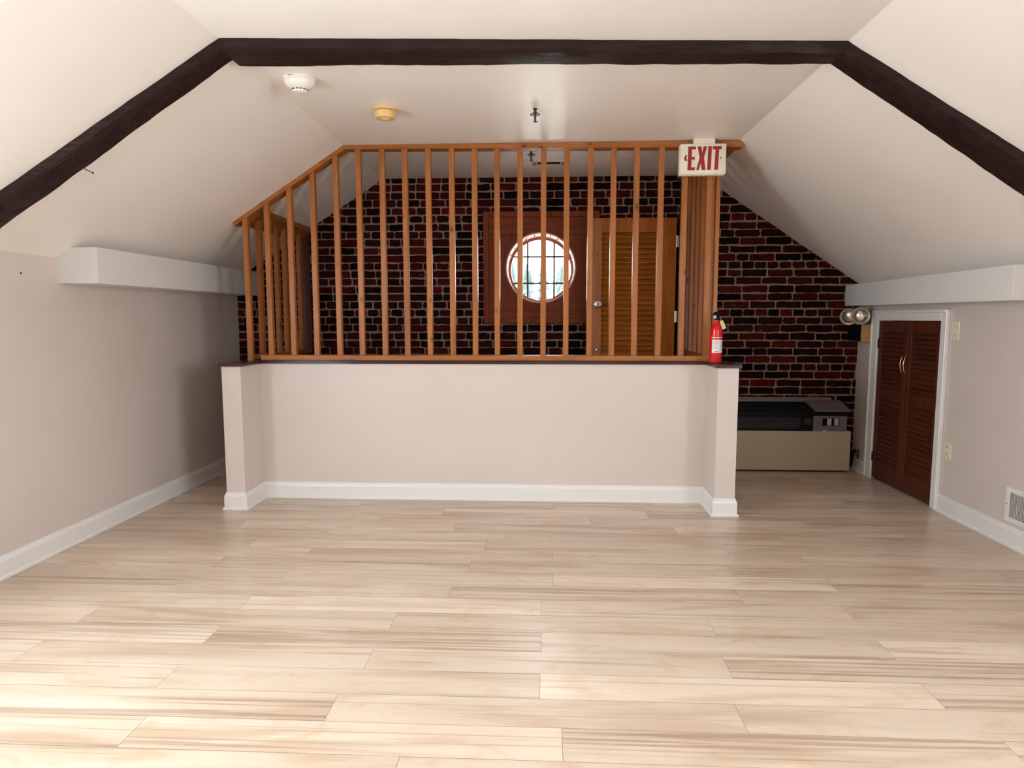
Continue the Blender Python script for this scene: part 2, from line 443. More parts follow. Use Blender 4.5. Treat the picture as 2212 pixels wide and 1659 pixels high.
# ------------------------------------------------------------------ brick gable wall
PX0, PX1, PZ0, PZ1 = -.525, .452, 1.245, 2.185       # wooden window surround
WCX, WCZ, WR = -.037, 1.714, .298
def build_brick_wall():
    bm = B(); lay = bm.loops.layers.color.new('brick'); rnd = random.Random(11)
    hx0, hx1, hz0, hz1 = PX0+.05, PX1-.05, PZ0+.05, PZ1-.05
    def prof(xa, xb, za, zb=None):
        if zb is not None: return [(xa, za), (xb, za), (xb, zb), (xa, zb)]
        xs = sorted({xa, xb, *[c for c in (CLX, CRX) if xa < c < xb]})
        return [(xa, za), (xb, za)]+[(x, roof(x)+.04) for x in reversed(xs)]
    for p in (prof(XL-.1, hx0, -.06), prof(hx1, XR+.1, -.06), prof(hx0, hx1, -.06, hz0), prof(hx0, hx1, hz1)):
        prism(bm, p, 'y', YB, YB+.24, mi=1)
    CH = .0666; z = .867-.0333-12*CH - CH
    pal = [(.19, .036, .017)]*5+[(.15, .028, .014)]*5+[(.23, .048, .020)]*3+[(.11, .022, .013)]*4+[(.04, .014, .013)]*2+[(.23, .066, .028)]+[(.075, .018, .012)]*2
    row = -13
    while z < HC:
        hdr = row in (0, 7, 13, 19, -6, -12)
        x = XL-.1-rnd.uniform(0, .2)
        if hdr: x = XL-.05-rnd.uniform(0, .1)
        wob = rnd.uniform(-.002, .002)
        while x < XR+.05:
            L = (.108 if hdr else .214)+rnd.uniform(-.008, .008)
            if not hdr and rnd.random() < .07: L = .11+rnd.uniform(-.01, .01)
            j = rnd.uniform(.0035, .0055); x0, x1 = x+j, x+L-j
            jz = rnd.uniform(.0045, .0072); z0 = z+jz+wob+rnd.uniform(-.0015, .0015); z1 = z+CH-jz+wob+rnd.uniform(-.0015, .0015)
            x += L
            a, b = max(x0, XL-.01), min(x1, XR+.01)
            if b-a < .02: continue
            if max(roof(a), roof(b)) < z0: continue
            if z1 < 0: continue
            if a > hx0-.02 and b < hx1+.02 and z0 > hz0-.02 and z1 < hz1+.02: continue
            n = 5 if not hdr else 3
            out = []
            dep = rnd.uniform(.004, .010); tilt = rnd.uniform(-.0015, .0015)
            r = min(.012, (z1-z0)*.3)*rnd.uniform(.5, 1.2)
            jt = lambda s=.0030: rnd.uniform(-s, s)
            sag = rnd.uniform(-.002, .002)
            for i in range(n+1): t = i/n; out.append((a+r+(b-a-2*r)*t+jt(), z0+jt()+sag*math.sin(t*3.14)))
            out += [(b-r*.3+jt(), z0+r*.4), (b+jt(), (z0+z1)/2), (b-r*.3+jt(), z1-r*.4)]
            for i in range(n+1): t = 1-i/n; out.append((a+r+(b-a-2*r)*t+jt(), z1+jt()+sag*math.sin(t*3.14)))
            out += [(a+r*.3+jt(), z1-r*.4), (a+jt(), (z0+z1)/2), (a+r*.3+jt(), z0+r*.4)]
            out = [(p, min(q_, roof(p)+.03)) for p, q_ in out]
            cx, cz = (a+b)/2, (z0+z1)/2
            base = [bm.verts.new((p, YB-.0002, q_)) for p, q_ in out]
            mid = [bm.verts.new((p+(cx-p)*.01, YB-dep*.75, q_+(cz-q_)*.03)) for p, q_ in out]
            ins = [bm.verts.new((p+(cx-p)/abs(p-cx+1e-9)*0 + (cx-p)*.04, YB-dep-tilt*(p-cx)*4, q_+(cz-q_)*.13)) for p, q_ in out]
            c = rnd.choice(pal); s = rnd.uniform(1.0, 1.5); c = (c[0]*s, c[1]*s, c[2]*s, 1)
            m = len(out); fs = [bm.faces.new(ins)]
            for i in range(m):
                fs.append(bm.faces.new((base[i], base[(i+1) % m], mid[(i+1) % m], mid[i])))
                fs.append(bm.faces.new((mid[i], mid[(i+1) % m], ins[(i+1) % m], ins[i])))
            for f in fs:
                f.material_index = 0
                for lp in f.loops: lp[lay] = c
        z += CH; row += 1
    return struct(obj('wall_back', bm, [M_BRICK, M_MORTAR]), 'exposed old red brick gable wall')
build_brick_wall()

# ------------------------------------------------------------------ round window
w1 = sroot('window_1', (WCX, YB, WCZ), 'round window with a square red-stained wooden surround in the brick gable')
def holed_panel(bm, x0, x1, z0, z1, cx, cz, r, y0, y1, n=96, mi=0):
    """square panel with a round hole, given thickness"""
    outer, inner = [], []
    for i in range(n):
        a = 2*math.pi*i/n; dx, dz = math.cos(a), math.sin(a)
        tx = ((x1-cx) if dx > 0 else (x0-cx))/dx if abs(dx) > 1e-9 else 1e9
        tz = ((z1-cz) if dz > 0 else (z0-cz))/dz if abs(dz) > 1e-9 else 1e9
        t = min(tx, tz); outer.append((cx+dx*t, cz+dz*t)); inner.append((cx+dx*r, cz+dz*r))
    V = {}
    for nm, pts in (('o', outer), ('i', inner)):
        for y in (0, 1): V[nm, y] = [bm.verts.new((p, (y0, y1)[y], q_)) for p, q_ in pts]
    for i in range(n):
        j = (i+1) % n
        for y in (0, 1): bm.faces.new((V['o', y][i], V['o', y][j], V['i', y][j], V['i', y][i])).material_index = mi
        for nm in 'oi': bm.faces.new((V[nm, 0][i], V[nm, 0][j], V[nm, 1][j], V[nm, 1][i])).material_index = mi
# backing board, then the joined face boards with thin joints between them
bm = B(); holed_panel(bm, PX0+.035, PX1-.035, PZ0+.035, PZ1-.035, WCX, WCZ, WR+.002, YB-.034, YB+.02); obj('backing_board', bm, M_MAH_X, w1)
def board_with_arc(x0, x1, z0, z1, y0, y1, m, name):
    """rectangle minus the window circle, as a mesh made of thin columns/rows"""
    bm = B(); n = 60; horiz = (x1-x0) > (z1-z0)
    # march along x, keep the outside part of each column
    segs = []
    N_ = 140
    for part in ('hi', 'lo'):
        run = []
        for i in range(N_+1):
            x = x0+(x1-x0)*i/N_; d = WR*WR-(x-WCX)**2; h = math.sqrt(d) if d > 0 else 0
            if part == 'hi': a, b = max(z0, min(z1, WCZ+h)), z1
            else: a, b = z0, min(z1, max(z0, WCZ-h))
            if b-a > .0004: run.append((x, a, b))
            else:
                if len(run) > 1: segs.append(run)
                run = []
        if len(run) > 1: segs.append(run)
    for run in segs:
        rows = [[bm.verts.new((x, y, zz)) for (y, zz) in ((y0, a), (y0, b), (y1, b), (y1, a))] for x, a, b in run]
        for r0, r1 in zip(rows, rows[1:]):
            for t in range(4): bm.faces.new((r0[t], r0[(t+1) % 4], r1[(t+1) % 4], r1[t]))
        bm.faces.new(rows[0]); bm.faces.new(rows[-1])
    bmesh.ops.remove_doubles(bm, verts=bm.verts, dist=1e-5)
    return obj(name, bm, m, w1)
g_ = .0015
YP0, YP1 = YB-.052, YB-.034
board_with_arc(PX0+.045, PX1-.045, 1.99+g_, PZ1-.045, YP0, YP1, M_RED_X, 'top_board')
board_with_arc(PX0+.045, PX1-.045, PZ0+.045, 1.425-g_, YP0, YP1, M_RED_X, 'bottom_board')
for xa, xb in ((PX0+.045, -.385-g_), (-.385+g_, WCX-g_), (WCX+g_, .26-g_), (.26+g_, PX1-.045)):
    board_with_arc(xa, xb, 1.425+g_, 1.99-g_, YP0, YP1, M_RED_Z, 'upright_board')
bm = B()
for (x0, x1, z0, z1) in ((PX0, PX0+.044, PZ0, PZ1), (PX1-.044, PX1, PZ0, PZ1), (PX0+.044, PX1-.044, PZ0, PZ0+.044), (PX0+.044, PX1-.044, PZ1-.044, PZ1)):
    box(bm, x0, x1, YB-.066, YB+.001, z0, z1, .003)
obj('casing', bm, M_RED_Z, w1)
# lining of the round opening and its rim, whose pale colour holds the window-lit glint
def annular(bm, r0, r1, y0, y1, seg=96, cx=WCX, cz=WCZ):
    V = [[bm.verts.new((cx+r*math.cos(2*math.pi*i/seg), y, cz+r*math.sin(2*math.pi*i/seg))) for i in range(seg)] for r, y in ((r0, y0), (r1, y0), (r1, y1), (r0, y1))]
    for t in range(4):
        for i in range(seg): bm.faces.new((V[t][i], V[t][(i+1) % seg], V[(t+1) % 4][(i+1) % seg], V[(t+1) % 4][i]))
M_LIN = wood('varnished_lining', (.22, .07, .045), (.34, .12, .08), (.44, .18, .12), 'Y', .22, False)
bm = B(); annular(bm, WR-.010, WR+.004, YB-.058, YB+.27); obj('lining', bm, M_LIN, w1, True)
bm = B(); annular(bm, WR-.012, WR-.004, YB-.062, YB-.05); o = obj('rim', bm, mat('rim_glint', (.70, .48, .40), .25), w1, True); o['label'] = 'rim with the window-lit glint in its pale colour'
bm = B()
for i in range(26):        # short joint battens round the lining
    a = 2*math.pi*(i+.3)/26; c_, s_ = math.cos(a), math.sin(a); t = .004
    r0, r1 = WR-.0145, WR-.009
    vs = []
    for y in (YB+.0, YB+.215):
        for r, da in ((r0, -t), (r0, t), (r1, t), (r1, -t)):
            vs.append(bm.verts.new((WCX+r*c_-da*s_, y, WCZ+r*s_+da*c_)))
    for f in ((0, 1, 2, 3), (4, 5, 6, 7), (0, 1, 5, 4), (1, 2, 6, 5), (2, 3, 7, 6), (3, 0, 4, 7)): bm.faces.new([vs[k] for k in f])
obj('lining_joints', bm, M_RED_Z, w1)
bm = B(); annular(bm, .266, WR-.006, YB+.215, YB+.25); obj('window_frame', bm, M_LIN, w1, True)
bm = B(); lathe(bm, [(.27, 0), (.27, .004)], (WCX, YB+.236, WCZ), (0, 1, 0), 64); obj('pane', bm, M_GLASS, w1)
for t in (-.117, .117):
    h = math.sqrt(.268**2-t*t)
    bm = B(); box(bm, WCX+t-.008, WCX+t+.008, YB+.222, YB+.235, WCZ-h, WCZ+h); obj('muntin', bm, M_DARKM, w1)
    bm = B(); box(bm, WCX-h, WCX+h, YB+.221, YB+.234, WCZ+t-.008, WCZ+t+.008); obj('muntin', bm, M_DARKM, w1)

# ------------------------------------------------------------------ baseboards (profile with shoe and stepped top)
BP = [(0, 0), (.024, 0), (.024, .010), (.019, .016), (.014, .018), (.014, .088), (.011, .098), (.006, .106), (.005, .116), (0, .116)]
def base_run(bm, path, closed=False):
    """path: floor points, room on the left of travel; sweeps the profile with mitred corners"""
    P = [Vector((p[0], p[1], 0)) for p in path]; rings = []
    for i, p in enumerate(P):
        d0 = (p-P[i-1]).normalized() if i > 0 else None; d1 = (P[i+1]-p).normalized() if i < len(P)-1 else None
        n0 = Vector((-d0.y, d0.x, 0)) if d0 else None; n1 = Vector((-d1.y, d1.x, 0)) if d1 else None
        if n0 is None: n = n1
        elif n1 is None: n = n0
        else: n = (n0+n1)/(1+n0.dot(n1))
        rings.append([bm.verts.new(p+n*a+Vector((0, 0, b))) for a, b in BP])
    k = len(BP)
    for r0, r1 in zip(rings, rings[1:]):
        for t in range(k): bm.faces.new((r0[t], r0[(t+1) % k], r1[(t+1) % k], r1[t]))
    bm.faces.new(rings[0]); bm.faces.new(rings[-1])
bm = B(); base_run(bm, [(XL, YB), (XL, YF)]); struct(obj('baseboard_left', bm, M_TRIM))
bm = B(); base_run(bm, [(XR, YF), (XR, 4.493)]); base_run(bm, [(XR, 5.505), (XR, YB)]); struct(obj('baseboard_right', bm, M_TRIM))

# ------------------------------------------------------------------ stairwell half wall with two wings
WLO, WLI, WRI, WRO = -2.151, -2.022, 1.113, 1.245     # outer/inner faces of the side walls
YW, YH, HT = 4.305, 4.615, .972
bm = B()
prism(bm, [(WLO, YW), (WLI, YW), (WLI, YH), (WRI, YH), (WRI, YW), (WRO, YW), (WRO, YB), (WRI, YB), (WRI, YH+.12), (WLI, YH+.12), (WLI, YB), (WLO, YB)], 'z', 0, HT)
struct(obj('wall_stairwell', bm, M_WALL), 'beige half wall closing off the stairwell, with a short wing at each end')
bm = B(); base_run(bm, [(WRO, YB), (WRO, YW), (WRI, YW), (WRI, YH), (WLI, YH), (WLI, YW), (WLO, YW), (WLO, YB)][::1]); struct(obj('baseboard_stairwell', bm, M_TRIM))
bm = B(); e = .016
prism(bm, [(WLO-e, YW-e), (WLI+e, YW-e), (WLI+e, YH-e), (WRI-e, YH-e), (WRI-e, YW-e), (WRO+e, YW-e), (WRO+e, YB-.002), (WRI-e, YB-.002), (WRI-e, YH+.13), (WLI+e, YH+.13), (WLI+e, YB-.002), (WLO-e, YB-.002)], 'z', HT, HT+.022)
bmesh.ops.bevel(bm, geom=[ed for ed in bm.edges if abs(ed.verts[0].co.z-ed.verts[1].co.z) < 1e-6 and ed.verts[0].co.z > HT+.01], offset=.005, segments=3, affect='EDGES')
struct(obj('trim_1', bm, M_CAP), 'dark varnished wooden cap running along the top of the half wall')
ZC = HT+.022

# ------------------------------------------------------------------ wooden railings up to the ceiling
SB = .019      # half width of a baluster
def baluster(x, y, z0, ztop, parent, m, slope=None):
    """square upright; slope = function x -> z of the cut at its top"""
    bm = B(); x0, x1, y0, y1 = x-SB, x+SB, y-SB, y+SB
    tz = (lambda t: slope(t)) if slope else (lambda t: ztop)
    b = [bm.verts.new((a, c, z0)) for a, c in ((x0, y0), (x1, y0), (x1, y1), (x0, y1))]
    t = [bm.verts.new((a, c, tz(a))) for a, c in ((x0, y0), (x1, y0), (x1, y1), (x0, y1))]
    bm.faces.new(b); bm.faces.new(t)
    for i in range(4): bm.faces.new((b[i], b[(i+1) % 4], t[(i+1) % 4], t[i]))
    ve = [ed for ed in bm.edges if abs(ed.verts[0].co.z-ed.verts[1].co.z) > .5]
    bmesh.ops.bevel(bm, geom=ve, offset=.003, segments=2, affect='EDGES')
    return obj('baluster', bm, m, parent)
YRL = 4.665
RT = .026
r1 = thing('railing', 'wide front railing of tall reddish brown balusters on the long half wall', 'railing', (-.45, YRL, ZC))
# bottom and top rail
bm = B(); box(bm, WLI+.005, WRI+.02, YRL-.045, YRL+.055, ZC, ZC+.036, .003); obj('bottom_rail', bm, M_CED_X, r1)
bm = B(); y0, y1 = YRL-.028, YRL+.062
o_ = .001
prism(bm, [(CLX, HC-o_), (CLX+RT*math.tan(angL/2), HC-RT-o_), (1.32, HC-RT-o_-.020), (1.32, HC-RT-.012), (CRX+.004, HC-o_-.004)], 'y', y0, y1)
prism(bm, [(CLX, HC-o_), (CLX+RT*math.tan(angL/2), HC-RT-o_), (-2.19+RT*math.sin(angL), roof(-2.19)-RT*math.cos(angL)-o_), (-2.19, roof(-2.19)-o_)], 'y', y0, y1)
obj('top_rail', bm, M_CED_X, r1)
def under(x):
    if x < CLX+RT*math.tan(angL/2): return roof(x)-RT/math.cos(angL)-o_-.0005
    return HC-RT-o_-.0005 - (.020*(x-CLX)/(1.32-CLX))
xs = [-2.105, -1.95, -1.785, -1.618, -1.453, -1.292, -1.127, -.968, -.806, -.644, -.486, -.332, -.173, -.012, .146, .308, .463, .619, .784, .942, 1.108]
for x in xs:
    z0 = ZC+.036 if x > WLI else ZC
    baluster(x, YRL-.004, z0-.0005, 0, r1, M_CED_Z, under)
# side railings
for side, xr, nm in ((-1, -2.086, 'left'), (1, 1.179, 'right')):
    lab = {'left': 'low side railing at the left, running back from the sloping rail to the brick',
           'right': 'side railing of overlapping balusters behind the EXIT sign, reaching back to the brick'}[nm]
    r2 = thing('railing', lab, 'railing', (xr, 5.25, ZC))
    sl = mL if side < 0 else 0
    if side < 0:
        bm = B(); a, b = xr-.062, xr+.062
        prism(bm, [(a, roof(a)-.001), (b, roof(b)-.001), (b, roof(b)-RT-.012), (a, roof(a)-RT-.012)], 'y', YRL+.066, YB-.004)
        obj('top_rail', bm, M_CED_Y, r2)
        fn = lambda t: roof(t)-RT-.0125
    else:
        bm = B(); prism(bm, [(1.10, HC-.001), (1.285, HC-.001), (1.31, HC-.014), (1.31, HC-.03), (1.10, HC-.03)], 'y', YRL+.066, YB-.004)
        obj('top_rail', bm, M_CED_Y, r2)
        fn = lambda t: HC-.0305
    bm = B(); box(bm, xr-.045, xr+.045, YRL+.07, YB-.034, ZC, ZC+.03, .003); obj('bottom_rail', bm, M_CED_Y, r2)
    for i in range(6):
        y = YRL+.158*(i+1)
        baluster(xr, y, ZC+.0295, 0, r2, M_CED_Z, fn)
    bm = B(); a, b = (xr-.045, xr+.045)
    zt = (roof(a)-RT-.014) if side < 0 else HC-.031
    zt2 = (roof(b)-RT-.014) if side < 0 else HC-.031
    prism(bm, [(a, ZC), (b, ZC), (b, zt2), (a, zt)], 'y', YB-.032, YB-.012); obj('end_post', bm, M_MAH_Z, r2)
    if side > 0:        # corner trim strip on the outer face of the corner post
        bm = B(); prism(bm, [(1.153, YRL-.028), (1.178, YRL-.028), (1.178, YRL+.024), (1.153, YRL+.024)], 'z', ZC, HC-.05); obj('corner_strip', bm, M_CED_Z, r2)

# ------------------------------------------------------------------ dark hewn beams
def hewn_beam(name, stations, label, seed, cat='beam'):
    """stations: list of (four corner points) ; subdivided and roughened"""
    rnd = random.Random(seed); bm = B(); rings = []
    for s in stations: rings.append([bm.verts.new(p) for p in s])
    for a, b in zip(rings, rings[1:]):
        n = len(a)
        for i in range(n): bm.faces.new((a[i], a[(i+1) % n], b[(i+1) % n], b[i]))
    bm.faces.new(rings[0]); bm.faces.new(rings[-1])
    return bm
def interp(a, b, t): return [Vector(p)+(Vector(q_)-Vector(p))*t for p, q_ in zip(a, b)]
def beam_mesh(A, Bc, n, seed, amp=.006, amps=None):
    """A,Bc corner quads (front-top, front-bottom, back-bottom, back-top) at both ends"""
    rnd = random.Random(seed); st = []
    w = [0]*8
    for i in range(n+1):
        t = i/n; q_ = interp(A, Bc, t)
        fall = 1 if 0 < i < n else 0
        w = [max(-1, min(1, v*.72+rnd.uniform(-.7, .7))) for v in w]
        mid1 = (q_[0]*.45+q_[1]*.55); 
        f0, f1, b1, b0 = q_
        d_out = (f1-f0).normalized(); d_bk = (b1-f1).normalized()
        f1c = f1 + d_out*amp*w[0]*fall - d_bk*0
        chA = f1 - d_out*.010 + d_bk*(.003*w[1]*fall)
        chB = f1 + d_bk*(.014+.008*w[2]*fall) + d_out*amp*.6*w[0]*fall
        b1c = b1 + d_bk*amp*1.1*w[3]*fall
        bch = b1 - d_bk*.012 + d_out*amp*.5*w[4]*fall
        b1d = b1c - d_out*.014
        f0c = f0 + d_bk*amp*.5*w[5]*fall
        m_ = (chB+bch)/2 + d_out*amp*.7*w[6]*fall
        st.append([f0c, chA, chB, m_, bch, b1d, b0])
    return st
def tie_corners(x, yft, ybb, zt, zb):
    return [Vector((x, yft, zt)), Vector((x, yft-.002, zb)), Vector((x, ybb, zb)), Vector((x, ybb, zt))]
# tie beam across the flat ceiling; ends cut on the slant
A = [Vector((-1.384, 2.876, HC+.01)), Vector((-1.384, 2.884, 2.430)), Vector((-1.384, 3.078, 2.430)), Vector((-1.384, 3.078, HC+.01))]
Bc = [Vector((1.308, 3.045, HC+.01)), Vector((1.308, 3.043, 2.430)), Vector((1.292, 3.188, 2.430)), Vector((1.292, 3.188, HC+.01))]
bm = hewn_beam('x', beam_mesh(A, Bc, 60, 3), '', 1)
tie = obj('ceiling_beam', bm, M_BEAM, None, True, loc=(0, 3.0, HC)); tag(tie, 'long level dark hewn tie beam crossing the flat ceiling', 'beam')
def rafter(side, P0f, P0b, P1f, P1b, prot, seed, label):
    """P*: (x, y) of front / back edges where the beam meets the slope, top end and low end"""
    a = angL if side < 0 else angR; n = Vector((-side*math.sin(a), 0, -math.cos(a)))
    def q_(x, yf, yb):
        s = Vector((x, 0, roof(x)))
        f = s+Vector((0, yf, 0)); b = s+Vector((0, yb, 0))
        return [f-n*.01, f+n*prot, b+n*prot, b-n*.01]
    A = q_(P0f[0], P0f[1], P0b[1]); Bc = q_(P1f[0], P1f[1], P1b[1])
    A[0].x = P0f[0]; A[1].x = P0f[0]; A[2].x = P0b[0]; A[3].x = P0b[0]
    for k in range(2): A[k].z = min(A[k].z, HC+.01)
    bm = hewn_beam('x', beam_mesh(A, Bc, 42, seed), '', 1)
    return tag(obj('ceiling_beam', bm, M_BEAM, None, True, loc=(P0f[0], P0f[1], roof(P0f[0]))), label, 'beam')
rafter(-1, (-1.372, 2.880), (-1.372, 3.01), (XL+.005, 2.825), (XL+.005, 3.0), .046, 8, 'dark hewn sloping beam descending to the left knee wall, with a nail in its edge')
rafter(1, (1.285, 3.048), (1.285, 3.205), (XR-.005, 2.93), (XR-.005, 3.17), .050, 9, 'dark hewn sloping beam descending to the right knee wall')
bm = B(); p = slope_pt(-1, -2.12, 3.005, -.040)
tube(bm, [p, p+Vector((.018, .03, -.012))], .0022, 8); lathe(bm, [(.006, 0), (.006, .002)], p+Vector((.018, .03, -.012)), (.5, .8, -.3), 12)
tag(obj('nail', bm, M_DARKM, None, loc=p), 'small bent nail sticking out of the left sloping beam', 'nail')
bm = B(); lathe(bm, [(.006, 0), (.005, .002), (0, .003)], (XL, 3.339, 1.526), (1, 0, 0), 12)
tag(obj('screw', bm, M_DARKM, None, loc=(XL, 3.339, 1.526)), 'small dark screw head in the left wall below the slope', 'screw')

# ------------------------------------------------------------------ boxed soffits under the slopes
bm = B(); zb, zt, xe = 1.487, 1.685, -2.478; xk = XL+(zt-HL)/mL
prism(bm, [(XL, zb), (xe, zb), (xe, zt), (xk, zt), (XL, HL-.001)], 'y', 3.605, YB-.002)
bmesh.ops.bevel(bm, geom=[ed for ed in bm.edges if abs(ed.verts[0].co.x-xe) < 1e-5 and abs(ed.verts[1].co.x-xe) < 1e-5], offset=.0025, segments=2, affect='EDGES')
struct(obj('trim_2', bm, M_SOFF), 'long white boxed soffit under the left slope')
bm = B()
xn, xf = 2.43, 2.526; pts = lambda x, z0, z1: [(x, z0), (XR, z0), (XR, z1), (x, z1)]
V0 = [bm.verts.new((p[0], 3.605, p[1])) for p in pts(xn, 1.385, 1.568)]; V1 = [bm.verts.new((p[0], YB-.002, p[1])) for p in pts(xf, 1.388, 1.562)]
bm.faces.new(V0); bm.faces.new(V1)
for i in range(4): bm.faces.new((V0[i], V0[(i+1) % 4], V1[(i+1) % 4], V1[i]))
bmesh.ops.bevel(bm, geom=[ed for ed in bm.edges if ed.verts[0].co.x < XR-.05 and ed.verts[1].co.x < XR-.05], offset=.0025, segments=2, affect='EDGES')
struct(obj('trim_3', bm, M_SOFF), 'long white boxed soffit under the right slope')

# ------------------------------------------------------------------ louvred closet doors in the right wall
def louver_mesh(bm, u0, u1, z0, z1, n, plane, depth, tilt=.5, along='y', th=.006):
    """slats along u between z0..z1; plane = coordinate of the door face, depth into the wall"""
    pitch = (z1-z0)/n
    for i in range(n):
        zc_ = z0+pitch*(i+.5)
        # outer edge low, inner edge high
        a = (plane[0], zc_-pitch*.52); b = (plane[1], zc_+pitch*.66)
        pr_ = [(a[0], a[1]), (a[0], a[1]+th), (b[0], b[1]+th), (b[0], b[1])]
        if along == 'y': prism(bm, [(p[0], p[1]) for p in pr_], 'y', u0, u1)
        else: prism(bm, [(p[0], p[1]) for p in pr_], 'x', u0, u1)
d1 = sroot('door_1', (XR, (D1Y0+D1Y1)/2, 0), 'low white-framed closet opening with a pair of dark cherry louvered doors')
bm = B()
def casing_profile_box(bm, y0, y1, z0, z1): box(bm, XR-.018, XR, y0, y1, z0, z1, .003)
casing_profile_box(bm, 4.493, 4.567, 0, 1.343); casing_profile_box(bm, 5.41, 5.504, 0, 1.343); box(bm, XR-.018, XR, 4.567, 5.41, 1.27, 1.343, .003)
box(bm, XR-.027, XR-.016, 4.493, 4.515, 0, 1.349, .004); box(bm, XR-.027, XR-.016, 5.482, 5.504, 0, 1.349, .004); box(bm, XR-.0265, XR-.016, 4.515, 5.482, 1.325, 1.349, .004)
obj('casing', bm, M_TRIM, d1)
bm = B(); box(bm, XR, XR+.10, 4.545, 4.566, 0, 1.29); box(bm, XR, XR+.10, 5.411, 5.43, 0, 1.29); box(bm, XR, XR+.10, 4.566, 5.411, 1.271, 1.29); obj('jamb', bm, M_TRIM, d1)
bm = B(); box(bm, XR+.10, XR+.115, 4.545, 5.43, 0, 1.29); obj('closet_back', bm, M_BLACK, d1)
YM = 4.99
for (ya, yb, hy) in ((4.570, YM-.0015, YM-.022), (YM+.0015, 5.407, YM+.022)):
    leaf = obj('door_leaf', (lambda bm: (
        box(bm, XR-.002, XR+.026, ya, ya+.05, .012, 1.264, .002), box(bm, XR-.002, XR+.026, yb-.05, yb, .012, 1.264, .002),
        box(bm, XR-.001, XR+.025, ya+.05, yb-.05, 1.18, 1.264, .001), box(bm, XR-.001, XR+.025, ya+.05, yb-.05, .655, .725, .001),
        box(bm, XR-.001, XR+.025, ya+.05, yb-.05, .012, .15, .001), bm)[-1])(B()), M_CLO_Z, d1)
    bm = B(); louver_mesh(bm, ya+.05, yb-.05, .725, 1.18, 13, (XR+.001, XR+.036), 0); louver_mesh(bm, ya+.05, yb-.05, .15, .655, 14, (XR+.001, XR+.036), 0)
    obj('louvers', bm, M_CLO_Y, leaf)
    bm = B(); pts = [(XR-.002, hy, .888)]+[(XR-.022-.012*math.sin(math.pi*t/10), hy, .890+.116*t/10) for t in range(11)]+[(XR-.002, hy, 1.008)]
    tube(bm, pts, .0042, 10); obj('handle', bm, M_BRASS, leaf, True)
    for zz in (.18, 1.09):
        yh = ya if ya < 4.9 else yb
        bm = B(); box(bm, XR-.008, XR-.0005, yh-.006 if yh == ya else yh-.004, yh+.004 if yh == ya else yh+.014, zz-.035, zz+.035, .001)
        tube(bm, [(XR-.008, yh, zz-.036), (XR-.008, yh, zz+.036)], .004, 8); obj('hinge', bm, M_DARKM, leaf)
bm = B(); lathe(bm, [(.005, 0), (.004, .0025), (0, .003)], (XR-.003, 4.80, .115), (-1, 0, 0), 12); obj('screw', bm, M_BRASS, d1)

# ------------------------------------------------------------------ stairwell door in front of the brick wall
YD = 5.46
d2 = sroot('door_2', (.72, YD, 0), 'orange louvered stair door with a steel knob seen through the balusters')
DX0, DX1, DZ1, DZ0 = .375, 1.052, 2.088, .03
leaf = obj('door_leaf', (lambda bm: (box(bm, DX1-.165, DX1, YD, YD+.035, DZ0, DZ1, .002), box(bm, DX0+.085, DX1-.165, YD+.001, YD+.034, DZ1-.112, DZ1), box(bm, DX0+.085, DX1-.165, YD+.001, YD+.034, DZ0, DZ0+.22), bm)[-1])(B()), M_ORG_Z, d2)
bm = B(); box(bm, DX0, DX0+.085, YD-.002, YD+.036, DZ0, DZ1, .002); o = obj('lock_stile', bm, M_CED_Z, leaf); o['label'] = 'redder upright carrying the knob'
bm = B(); louver_mesh(bm, DX0+.085, DX1-.165, DZ0+.22, DZ1-.112, 42, (YD+.001, YD+.042), 0, along='x'); obj('louvers', bm, M_ORG_X, leaf)
bm = B(); kx, kz = .428, 1.401
lathe(bm, [(.033, 0), (.033, .006), (.026, .010), (.014, .012), (.012, .034), (.026, .044), (.031, .056), (.029, .067), (.019, .073), (0, .074)], (kx, YD-.002, kz), (0, -1, 0), 32)
knob = obj('knob', bm, M_STEEL, leaf, True)
bm = B(); lathe(bm, [(.009, 0), (.009, .003), (0, .004)], (kx, YD-.0755, kz), (0, -1, 0), 16); obj('keyhole', bm, M_DARKM, knob)
bm = B(); lathe(bm, [(.016, 0), (.016, .004), (.010, .010), (.010, .012), (0, .013)], (kx-.006, YD-.002, 1.03), (0, -1, 0), 24); obj('latch', bm, M_STEEL, leaf, True)
for zz in (1.90, 1.30):
    bm = B(); box(bm, DX1+.001, DX1+.020, YD-.004, YD+.004, zz-.045, zz+.045, .001); tube(bm, [(DX1+.002, YD-.006, zz-.046), (DX1+.002, YD-.006, zz+.046)], .006, 10); obj('hinge', bm, M_STEEL, leaf)
bm = B(); box(bm, DX1+.021, DX1+.052, YD-.01, YB-.036, DZ0-.03, 2.12); obj('jamb', bm, M_MAH_Z, d2)

# ------------------------------------------------------------------ EXIT sign
YE = 4.583
ex = thing('exit_sign', 'cream EXIT sign with red letters hanging from the ceiling in front of the railing corner', 'exit sign', (1.03, YE, 2.22))
sx0, sx1, sz0, sz1 = .889, 1.191, 2.240, 2.436
bm = B(); box(bm, sx0, sx1, YE+.006, YE+.048, sz0-.004, sz1, .006, seg=2); obj('housing', bm, M_IVORY, ex, True)
M_SIGN = mat('cream_sign_plastic', (.80, .74, .62), .35)
bm = B(); box(bm, sx0+.006, sx1+.002, YE-.006, YE+.006, sz0+.002, sz1+.002, .004, seg=2); face = obj('face_plate', bm, M_SIGN, ex, True)
bm = B(); box(bm, .982, 1.122, YE+.005, YE+.048, sz1+.001, HC-.0005, .003); obj('canopy', bm, M_SIGN, ex)
M_SIGNRED = mat('sign_red', (.33, .012, .018), .45)
def mapx(px): return sx0+.006+(px-300)/430*(sx1-sx0-.004)
def mapz(pz): return sz1+.002-(pz-130)/298*(sz1-sz0)
